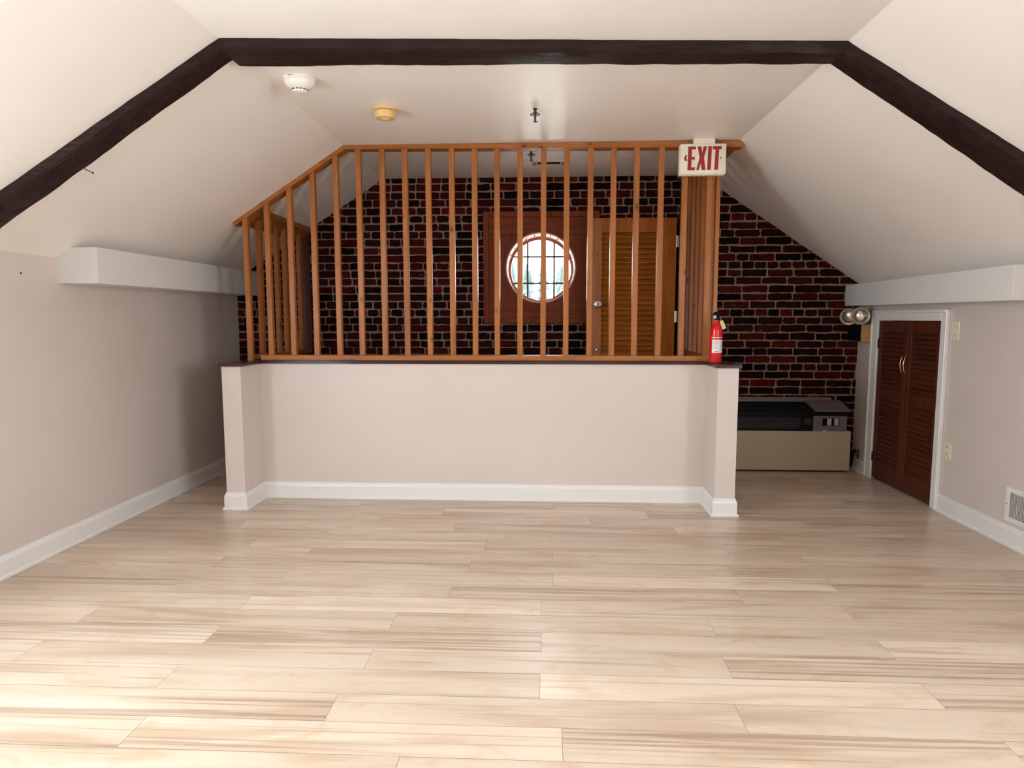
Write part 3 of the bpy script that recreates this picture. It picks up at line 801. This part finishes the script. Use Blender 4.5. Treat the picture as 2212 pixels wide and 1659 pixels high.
def glyph(name, polys):
    bm = B()
    for pl_ in polys: prism(bm, [(mapx(a), mapz(b)) for a, b in pl_], 'y', YE-.0075, YE-.0055)
    return obj(name, bm, M_SIGNRED, face)
glyph('letter_e', [[(371, 158), (406, 158), (402, 390), (367, 390)], [(405, 158), (442, 158), (441, 186), (405, 186)], [(404, 259), (434, 259), (433, 286), (404, 286)], [(402, 362), (436, 362), (435, 390), (402, 390)]])
glyph('letter_x', [[(459, 158), (493, 158), (505, 222), (515, 158), (547, 158), (521, 268), (538, 388), (503, 388), (490, 318), (475, 388), (452, 388), (452, 382), (479, 270)]])
glyph('letter_i', [[(558, 158), (592, 158), (588, 387), (553, 387)]])
glyph('letter_t', [[(604, 158), (686, 158), (685, 187), (603, 187)], [(627, 186), (661, 186), (655, 387), (621, 387)]])
glyph('arrow_knockout', [[(333, 268), (350, 240), (362, 240), (352, 268), (345, 275)], [(333, 268), (345, 262), (352, 272), (362, 290), (362, 297), (340, 297)]])
bm = B(); lathe(bm, [(.0045, 0), (.0045, .002)], (mapx(680), YE-.0055, mapz(272)), (0, -1, 0), 12); obj('hole', bm, M_DARKM, face)

# ------------------------------------------------------------------ fire extinguisher
fx, fy = 1.137, 4.475
fe = thing('fire_extinguisher', 'red fire extinguisher with white label on the dark cap beside the EXIT sign corner', 'fire extinguisher', (fx, fy, ZC))
M_REDP = mat('red_enamel', (.62, .006, .012), .2)
bm = B(); r = .040
lathe(bm, [(.034, 0), (.039, .004), (r, .010), (r, .212), (.039, .224), (.034, .240), (.024, .256), (.0165, .266), (.0145, .272), (.0145, .290), (0, .290)], (fx, fy, ZC), seg=48); body = obj('cylinder', bm, M_REDP, fe, True)
def wrap(bm, r_, a0, a1, z0, z1, n=16):
    V = [[bm.verts.new((fx+r_*math.sin(R_(a0+(a1-a0)*i/n)), fy-r_*math.cos(R_(a0+(a1-a0)*i/n)), z)) for i in range(n+1)] for z in (z0, z1)]
    for i in range(n): bm.faces.new((V[0][i], V[0][i+1], V[1][i+1], V[1][i]))
M_LAB = mat('label_paper', (.78, .72, .74), .4); M_TEXT = mat('label_print', (.30, .25, .27), .5)
bm = B(); wrap(bm, r+.0006, -52, 70, ZC+.068, ZC+.154); lab = obj('label', bm, M_LAB, body); lab['label'] = 'white instruction label'
bm = B(); wrap(bm, r+.0006, -60, 75, ZC+.166, ZC+.172); o = obj('band', bm, mat('gold_band', (.75, .50, .38), .3), body); o['label'] = 'pale stripe above the label'
bm = B()
for i in range(9):
    zz = ZC+.144-i*.0062
    if i != 4: wrap(bm, r+.0012, -44, 8 if i % 3 else 2, zz, zz+.0018, 8)
wrap(bm, r+.0012, -46, 12, ZC+.114, ZC+.1152, 8)
wrap(bm, r+.0012, -30, 10, ZC+.074, ZC+.080, 8)
for i in range(10): wrap(bm, r+.0012, 24, 62, ZC+.142-i*.0064, ZC+.1434-i*.0064, 8)
obj('label_print', bm, M_TEXT, lab)
hb = ZC+.288
bm = B(); lathe(bm, [(.016, 0), (.017, .004), (.017, .018), (.010, .024), (.010, .034), (0, .034)], (fx, fy, hb-.004), seg=24)
box(bm, fx-.012, fx+.014, fy-.045, fy+.030, hb+.020, hb+.030, .003); box(bm, fx-.010, fx+.012, fy-.060, fy+.020, hb+.040, hb+.050, .003)
box(bm, fx-.020, fx+.016, fy-.012, fy+.02, hb+.010, hb+.046, .004)
obj('valve_head', bm, M_BLACK, fe)
bm = B(); lathe(bm, [(.012, 0), (.012, .008), (.010, .010), (0, .010)], (fx-.016, fy-.018, hb+.016), (-.35, -1, 0), 20); obj('pressure_gauge', bm, M_CHROME, fe, True)
bm = B(); tube(bm, [(fx+.016, fy-.02, hb+.016), (fx+.021, fy-.03, hb+.004), (fx+.020, fy-.03, hb-.006)], .0012, 6)
q0 = Vector((fx+.031, fy-.033, hb-.034)); u_ = Vector((.45, 0, -1)).normalized(); v_ = Vector((1, .1, .45)).normalized()
vs = [bm.verts.new(q0+u_*a*.031+v_*b*.0135+Vector((0, c, 0))) for c in (-.0008, .0008) for a, b in ((-1, -.7), (-.8, 1), (1, 1), (1, -1))]
for f in ((0, 1, 2, 3), (4, 5, 6, 7), (0, 1, 5, 4), (1, 2, 6, 5), (2, 3, 7, 6), (3, 0, 4, 7)): bm.faces.new([vs[k] for k in f])
o = obj('inspection_tag', bm, mat('yellow_tag', (.62, .56, .25), .5), fe); o['label'] = 'pale yellow inspection tag'

# ------------------------------------------------------------------ ceiling fittings
cx, cyy = -1.222, 3.372
sd = thing('smoke_detector', 'white domed smoke detector on the ceiling just behind the tie beam', 'smoke detector', (cx, cyy, HC))
M_DET = mat('white_detector_plastic', (.86, .82, .78), .18)
bm = B(); lathe(bm, [(.077, 0), (.077, -.010), (.074, -.012)], (cx, cyy, HC), seg=56); obj('base', bm, M_DET, sd, True)
bm = B(); lathe(bm, [(.074, -.012), (.075, -.016), (.072, -.026), (.062, -.038), (.050, -.046), (.040, -.049), (.037, -.050), (.037, -.060), (.034, -.064), (.022, -.067), (0, -.068)], (cx, cyy, HC), seg=56, cap=False); dome = obj('dome', bm, M_DET, sd, True)
bm = B()
for a in (-128, -100, -72, -44, -16, 12, 180, 208, 236):
    for k in range(5):
        pass
    a0, a1 = R_(a), R_(a+19)
    V = [[(cx+rr_*math.cos(a0+(a1-a0)*i/5), cyy+rr_*math.sin(a0+(a1-a0)*i/5), z) for i in range(6)] for rr_, z in ((.0376, HC-.0515), (.0376, HC-.0585))]
    vv = [[bm.verts.new(p) for p in r_] for r_ in V]
    for i in range(5): bm.faces.new((vv[0][i], vv[0][i+1], vv[1][i+1], vv[1][i]))
obj('vent_slots', bm, mat('slot_shadow_plastic', (.12, .10, .09), .6), dome)
bm = B(); box(bm, cx-.030, cx-.004, cyy-.0775, cyy-.074, HC-.008, HC-.0045); obj('mark', bm, mat('grey_print', (.35, .33, .32), .5), sd)
cx, cyy = -.913, 3.872
sd = thing('smoke_detector', 'yellowed drum-shaped smoke detector on the ceiling nearer the railing', 'smoke detector', (cx, cyy, HC))
M_YEL = mat('yellowed_plastic', (.76, .50, .21), .38)
bm = B(); lathe(bm, [(.066, 0), (.066, -.008), (.063, -.011), (.056, -.012)], (cx, cyy, HC), seg=48); obj('base', bm, M_YEL, sd, True)
bm = B(); lathe(bm, [(.058, -.010), (.058, -.016)], (cx, cyy, HC), seg=48); obj('gap_ring', bm, mat('brown_gap', (.22, .10, .03), .6), sd)
bm = B(); lathe(bm, [(.058, -.015), (.062, -.016), (.061, -.040), (.056, -.051), (.044, -.055), (.024, -.056), (.024, -.060), (.020, -.062), (0, -.062)], (cx, cyy, HC), seg=48); obj('cover', bm, M_YEL, sd, True)
M_SPR = mat('bronze_sprinkler', (.10, .055, .04), .35, .8)
def sprinkler(x, y, label):
    s = thing('sprinkler_head', label, 'sprinkler', (x, y, HC), 'ceiling sprinklers')
    bm = B(); lathe(bm, [(.013, 0), (.013, -.004), (.008, -.006), (.008, -.018), (.012, -.020), (.012, -.027), (.006, -.029), (0, -.029)], (x, y, HC), seg=20)
    obj('pipe_end', bm, M_SPR, s, True)
    bm = B(); lathe(bm, [(.003, -.028), (.028, -.030), (.029, -.034), (.024, -.032), (.003, -.033)], (x, y, HC), seg=18); obj('deflector', bm, M_SPR, s)
    bm = B(); lathe(bm, [(.009, -.033), (.007, -.045), (.006, -.070), (.004, -.072), (0, -.072)], (x, y, HC), seg=14)
    tube(bm, [(x-.010, y, HC-.073), (x+.015, y, HC-.072)], .0035, 8); obj('frame_arm', bm, M_SPR, s)
sprinkler(-.060, 3.905, 'bronze sprinkler head on the open ceiling in front of the railing')
sprinkler(-.102, 4.86, 'bronze sprinkler head just behind the railing top, near the ceiling vent')
v = thing('ceiling_vent', 'flat cream ceiling vent with a dark slot, behind the railing', 'vent', (.02, 5.24, HC))
bm = B()
for (x0, x1, y0, y1) in ((-.108, -.06, 5.17, 5.315), (.112, .152, 5.17, 5.315), (-.06, .112, 5.17, 5.205), (-.06, .112, 5.275, 5.315)): box(bm, x0, x1, y0, y1, HC-.004, HC, .001)
obj('frame', bm, M_IVORY, v); bm = B(); box(bm, -.06, .112, 5.205, 5.275, HC-.003, HC); obj('slot', bm, M_BLACK, v)
for xx in (-.083, .132):
    bm = B(); box(bm, xx-.008, xx+.008, 5.195, 5.285, HC-.014, HC-.0095, .001); obj('lever', bm, M_STEEL, v)

# ------------------------------------------------------------------ emergency light on the right wall
em = thing('emergency_light', 'emergency light with two round lamp heads above a tan box beside the closet', 'emergency light', (2.62, 5.62, 1.10))
M_TAN = mat('tan_enamel', (.46, .25, .07), .4)
bm = B(); box(bm, 2.562, XR, 5.515, 5.755, 1.095, 1.238, .003); obj('battery_box', bm, M_TAN, em)
bm = B(); box(bm, 2.557, 2.562, 5.525, 5.745, 1.10, 1.233, .001); obj('shaded_side', bm, M_BLACK, em)  # black sheet puts the shade of the box's room side into colour
for dx, zz, ln in ((.0, 1.203, .012), (.0, 1.168, .022), (.005, 1.150, .014)):
    bm = B(); box(bm, 2.580+dx, 2.580+dx+ln, 5.512, 5.515, zz, zz+.004); obj('indicator', bm, M_STEEL, em)
M_REFL = mat('lamp_reflector', (.62, .56, .48), .16, .85); M_HOUS = mat('beige_lamp_housing', (.34, .26, .18), .35, .2)
def head(px, py, pz, r, ax):
    bm = B(); lathe(bm, [(r*.35, .055), (r*.75, .035), (r*1.0, .012), (r*1.06, .002), (r*1.06, -.006), (r*.97, -.009), (r*.80, -.006), (r*.80, 0)], (px, py, pz), tuple(-a for a in ax), 40); h = obj('lamp_head', bm, M_HOUS, em, True)
    bm = B(); lathe(bm, [(r*.80, 0), (r*.72, .012), (r*.5, .020), (r*.2, .024), (0, .025)], (px, py, pz), ax, 40, cap=False); obj('lens', bm, M_REFL, h, True)
head(2.527, 5.47, 1.305, .066, (-.45, -1, -.03)); head(2.505, 5.63, 1.298, .066, (-.75, -1, -.25))
for pts_ in ([(2.60, 5.60, 1.236), (2.59, 5.56, 1.27), (2.555, 5.53, 1.30)], [(2.60, 5.66, 1.236), (2.575, 5.69, 1.28), (2.535, 5.675, 1.31)]):
    bm = B(); tube(bm, pts_, .009, 10); obj('swivel_arm', bm, M_HOUS, em)

# ------------------------------------------------------------------ wall unit (heater / air conditioner) under the brick wall
ac = thing('wall_air_conditioner', 'low dark air conditioner with black grille set in a beige tray against the brick wall', 'air conditioner', (1.95, 5.67, 0))
M_TRAY = mat('beige_enamel', (.46, .37, .27), .42); M_GREY = mat('taupe_metal', (.20, .165, .15), .38, .3); M_GREY2 = mat('grey_panel', (.16, .145, .15), .4, .2)
X0, X1 = 1.32, 2.546; yf = 5.575
bm = B(); box(bm, X0, X1, yf, yf+.012, .018, .349, .002); box(bm, X0, X0+.012, yf+.012, YB-.004, .018, .349); box(bm, X1-.012, X1, yf+.012, YB-.004, .018, .349)
box(bm, X0+.012, X1-.012, yf+.012, YB-.004, .018, .03); obj('tray', bm, M_TRAY, ac)
bm = B(); box(bm, X0+.01, X1-.02, yf+.02, YB-.01, 0, .018); obj('plinth', bm, M_MAH_X, ac)
XM = 2.24
bm = B(); prism(bm, [(yf+.016, .03), (yf+.016, .475), (YB-.006, .475), (YB-.006, .03)], 'x', X0+.014, XM); obj('chassis', bm, M_BLACK, ac)
bm = B(); box(bm, XM, 2.515, yf+.014, YB-.006, .03, .478, .002); pn = obj('control_panel', bm, M_GREY2, ac)
bm = B(); box(bm, 2.315, 2.452, yf+.010, yf+.0145, .395, .458, .001); rc = obj('control_recess', bm, M_BLACK, pn)
for xa in (2.350, 2.408):
    bm = B(); box(bm, xa, xa+.036, yf+.005, yf+.010, .398, .456, .002); obj('switch', bm, mat('switch_grey', (.42, .36, .36), .4), rc)
bm = B(); box(bm, 2.315, 2.348, yf-.001, yf+.012, .350, .355); obj('clip', bm, M_WHITE, pn)
bm = B()   # front grille: thin bars
for i in range(10): box(bm, X0+.05, 2.135, yf+.010, yf+.0165, .372+i*.0095, .3738+i*.0095)
obj('front_grille', bm, mat('grille_bar', (.07, .07, .085), .35), ac)
bm = B()
for i in range(5): box(bm, 2.17, 2.225, yf+.010, yf+.0165, .405+i*.0105, .4073+i*.0105)
obj('side_grille', bm, mat('grille_bar_light', (.14, .14, .16), .35), ac)
# sloping lid: closed grey part at right, black slatted part at left, flat ledge behind
ly0, lz0, ly1, lz1 = yf-.004, .525, YB-.075, .592
bm = B()
V = [(2.235+.012, ly0, lz0), (2.535, ly0, lz0), (2.50, ly1, lz1), (2.20, ly1, lz1)]
low = [(a, b+.004, .483) for a, b, c in V[:2]]+[(a, YB-.006, .483) for a, b, c in V[2:]]
top = [bm.verts.new(p) for p in V]; 
bot = [bm.verts.new((V[0][0], ly0+.004, lz0-.012)), bm.verts.new((V[1][0], ly0+.004, lz0-.012)), bm.verts.new((V[2][0], ly1, lz1-.012)), bm.verts.new((V[3][0], ly1, lz1-.012))]
bm.faces.new(top); bm.faces.new(bot)
for i in range(4): bm.faces.new((top[i], top[(i+1) % 4], bot[(i+1) % 4], bot[i]))
lid = obj('lid', bm, M_GREY, ac)
bm = B(); prism(bm, [(ly0+.012, .478), (ly0+.012, lz0-.010), (ly1, lz1-.014), (YB-.006, lz1-.014), (YB-.006, .478)], 'x', X0+.014, 2.53); obj('lid_base', bm, M_BLACK, ac)
bm = B()
for i in range(7):
    t = (i+.5)/7; y_ = ly0+.01+(ly1-ly0-.01)*t; z_ = lz0-.006+(lz1-lz0)*t
    box(bm, X0+.014, 2.235-.03*t, y_-.006, y_+.002, z_-.004, z_+.003)
obj('lid_grille', bm, M_BLACK, ac)
bm = B(); box(bm, X0, 2.50, ly1, YB-.004, lz1-.012, lz1, .001); prism(bm, [(ly1+.028, lz1), (YB-.004, lz1), (YB-.004, lz1+.022), (ly1+.045, lz1+.022)], 'x', X0, 2.44); obj('rear_ledge', bm, M_GREY, ac)

# cord and plug in the corner
pc = thing('plug_and_cord', 'black plug and looped cord low in the corner beside the air conditioner', 'power cord', (2.62, 5.67, 0))
bm = B(); tube(bm, [(2.615, 5.74, .03), (2.60, 5.69, .07), (2.59, 5.665, .12), (2.60, 5.65, .165), (2.625, 5.64, .175)], [.02, .026, .026, .018, .012], 12); obj('plug', bm, M_BLACK, pc, True)
bm = B(); tube(bm, [(2.62+.014*math.cos(t*.5), 5.60+.030*math.cos(t*.5), .145+.045*math.sin(t*.5)) for t in range(-5, 8)], .0055, 8); obj('cord', bm, M_BLACK, pc, True)
bm = B(); lathe(bm, [(.010, 0), (.010, .01), (0, .011)], (2.60, 5.575, .11), (0, -1, 0), 14); o = obj('plug_pin', bm, M_CHROME, pc)

# ------------------------------------------------------------------ wall plates and return-air grille on the right wall
def plate(name, y0, y1, z0, z1, label, cat):
    t = thing(name, label, cat, (XR, (y0+y1)/2, (z0+z1)/2))
    bm = B(); box(bm, XR-.007, XR, y0, y1, z0, z1, .003); p_ = obj('cover_plate', bm, M_IVORY, t)
    return t, p_
t, p_ = plate('light_switch', 4.385, 4.467, 1.148, 1.268, 'ivory light switch high on the wall beside the closet casing', 'light switch')
bm = B(); prism(bm, [(XR-.007, 1.200), (XR-.020, 1.214), (XR-.018, 1.220), (XR-.007, 1.216)], 'y', 4.420, 4.432); obj('toggle', bm, M_IVORY, t)
for zz in (1.178, 1.238):
    bm = B(); lathe(bm, [(.0035, 0), (.003, .0015)], (XR-.007, 4.426, zz), (-1, 0, 0), 10); obj('screw', bm, M_BRASS, t)
t, p_ = plate('power_outlet', 4.385, 4.462, .368, .478, 'ivory double outlet low on the wall beside the closet casing', 'outlet')
for zz in (.400, .446):
    bm = B(); box(bm, XR-.0095, XR-.0065, 4.406, 4.441, zz-.015, zz+.015, .002); s_ = obj('socket', bm, M_IVORY, t)
    bm = B()
    for yy in (4.417, 4.430): box(bm, XR-.0102, XR-.0093, yy-.0012, yy+.0012, zz-.006, zz+.007)
    obj('slots', bm, M_BLACK, s_)
t = thing('air_grille', 'white slatted air return grille low on the right wall, cut by the picture edge', 'air grille', (XR, 3.65, .137))
gy0, gy1, gz0, gz1 = 3.45, 3.850, .137, .335
bm = B()
for (y0, y1, z0, z1) in ((gy0, gy0+.03, gz0, gz1), (gy1-.03, gy1, gz0, gz1), (gy0+.03, gy1-.03, gz0, gz0+.028), (gy0+.03, gy1-.03, gz1-.028, gz1)): box(bm, XR-.010, XR, y0, y1, z0, z1, .002)
obj('frame', bm, M_TRIM, t)
bm = B(); box(bm, XR-.002, XR-.0005, gy0+.03, gy1-.03, gz0+.028, gz1-.028); obj('duct_opening', bm, mat('duct_grey', (.30, .29, .29), .6), t)
bm = B(); n = 30
for i in range(n):
    y_ = gy0+.03+(gy1-gy0-.06)*(i+.5)/n; prism(bm, [(XR-.009, y_-.0035), (XR-.009, y_-.0005), (XR-.002, y_+.0035), (XR-.002, y_+.0005)], 'z', gz0+.028, gz1-.028)
o = obj('fins', bm, M_TRIM, t)
bm = B(); lathe(bm, [(.004, 0), (.003, .0015)], (XR-.010, gy1-.014, .238), (-1, 0, 0), 10); obj('screw', bm, M_DARKM, t)

# ------------------------------------------------------------------ outside: ground and a row of conifers seen through the round window
bm = B(); box(bm, -70, 70, 12, 130, -6.3, -6); struct(obj('ground', bm, mat('pale_bounce_ground', (.36, .35, .32), .9)), 'unseen ground outside, made pale to bounce daylight in')  # unseen ground, pale colour chosen to bounce daylight up to the ceiling
M_LEAF = mat('conifer_green', (.07, .105, .085), .8); k = N(M_LEAF); n1 = k.noise(k.coord(), 3.5, 4, .7); k.col(k.ramp(n1, [(.3, (.038, .056, .055)), (.7, (.070, .090, .088))]))
M_BARK = mat('grey_bark', (.12, .09, .07), .9)
def conifer(x, y, h, r, seed, label):
    rnd = random.Random(seed); t = thing('conifer_tree', label, 'tree', (x, y, -6), 'conifers outside the round window')
    bm = B(); tube(bm, [(x, y, -6.05), (x, y, -6+h*.9)], [.25, .05], 8); obj('trunk', bm, M_BARK, t)
    bm = B(); tiers = 16
    for i in range(tiers):
        f = i/tiers; zb_ = -6+h*(.08+.90*f); rad = r*1.05*(1-f)**.38+.06; nb = 15
        tip = bm.verts.new((x, y, zb_+h*.11)); ring_ = []
        for j in range(nb*2):
            a = 2*math.pi*j/(nb*2)+f*2; rr2 = rad*(1 if j % 2 == 0 else .55)*rnd.uniform(.75, 1.2)
            ring_.append(bm.verts.new((x+rr2*math.cos(a), y+rr2*math.sin(a), zb_-rad*.12*(j % 2 == 0)+rnd.uniform(-.12, .12))))
        for j in range(nb*2): bm.faces.new((tip, ring_[j], ring_[(j+1) % (nb*2)]))
        bm.faces.new(ring_[::-1])
    obj('foliage', bm, M_LEAF, t)
rt_ = random.Random(77)
ORD = ['leftmost', 'second from the left', 'third from the left', 'middle', 'third from the right', 'second from the right', 'rightmost']
for nm, y, x0, dx, hb in (('front', 42, -3.0, 1.0, 9.3), ('middle', 48, -3.7, 1.15, 10.1), ('back', 55, -4.1, 1.3, 11.1)):
    for i in range(7):
        conifer(x0+dx*i+(0 if nm != 'middle' else .3), y+(i % 2)*2.5, hb+rt_.uniform(-.6, .9), dx*.62, 40+i+int(y), 'pale conifer outside the round window, %s tree of the %s row' % (ORD[i], nm))
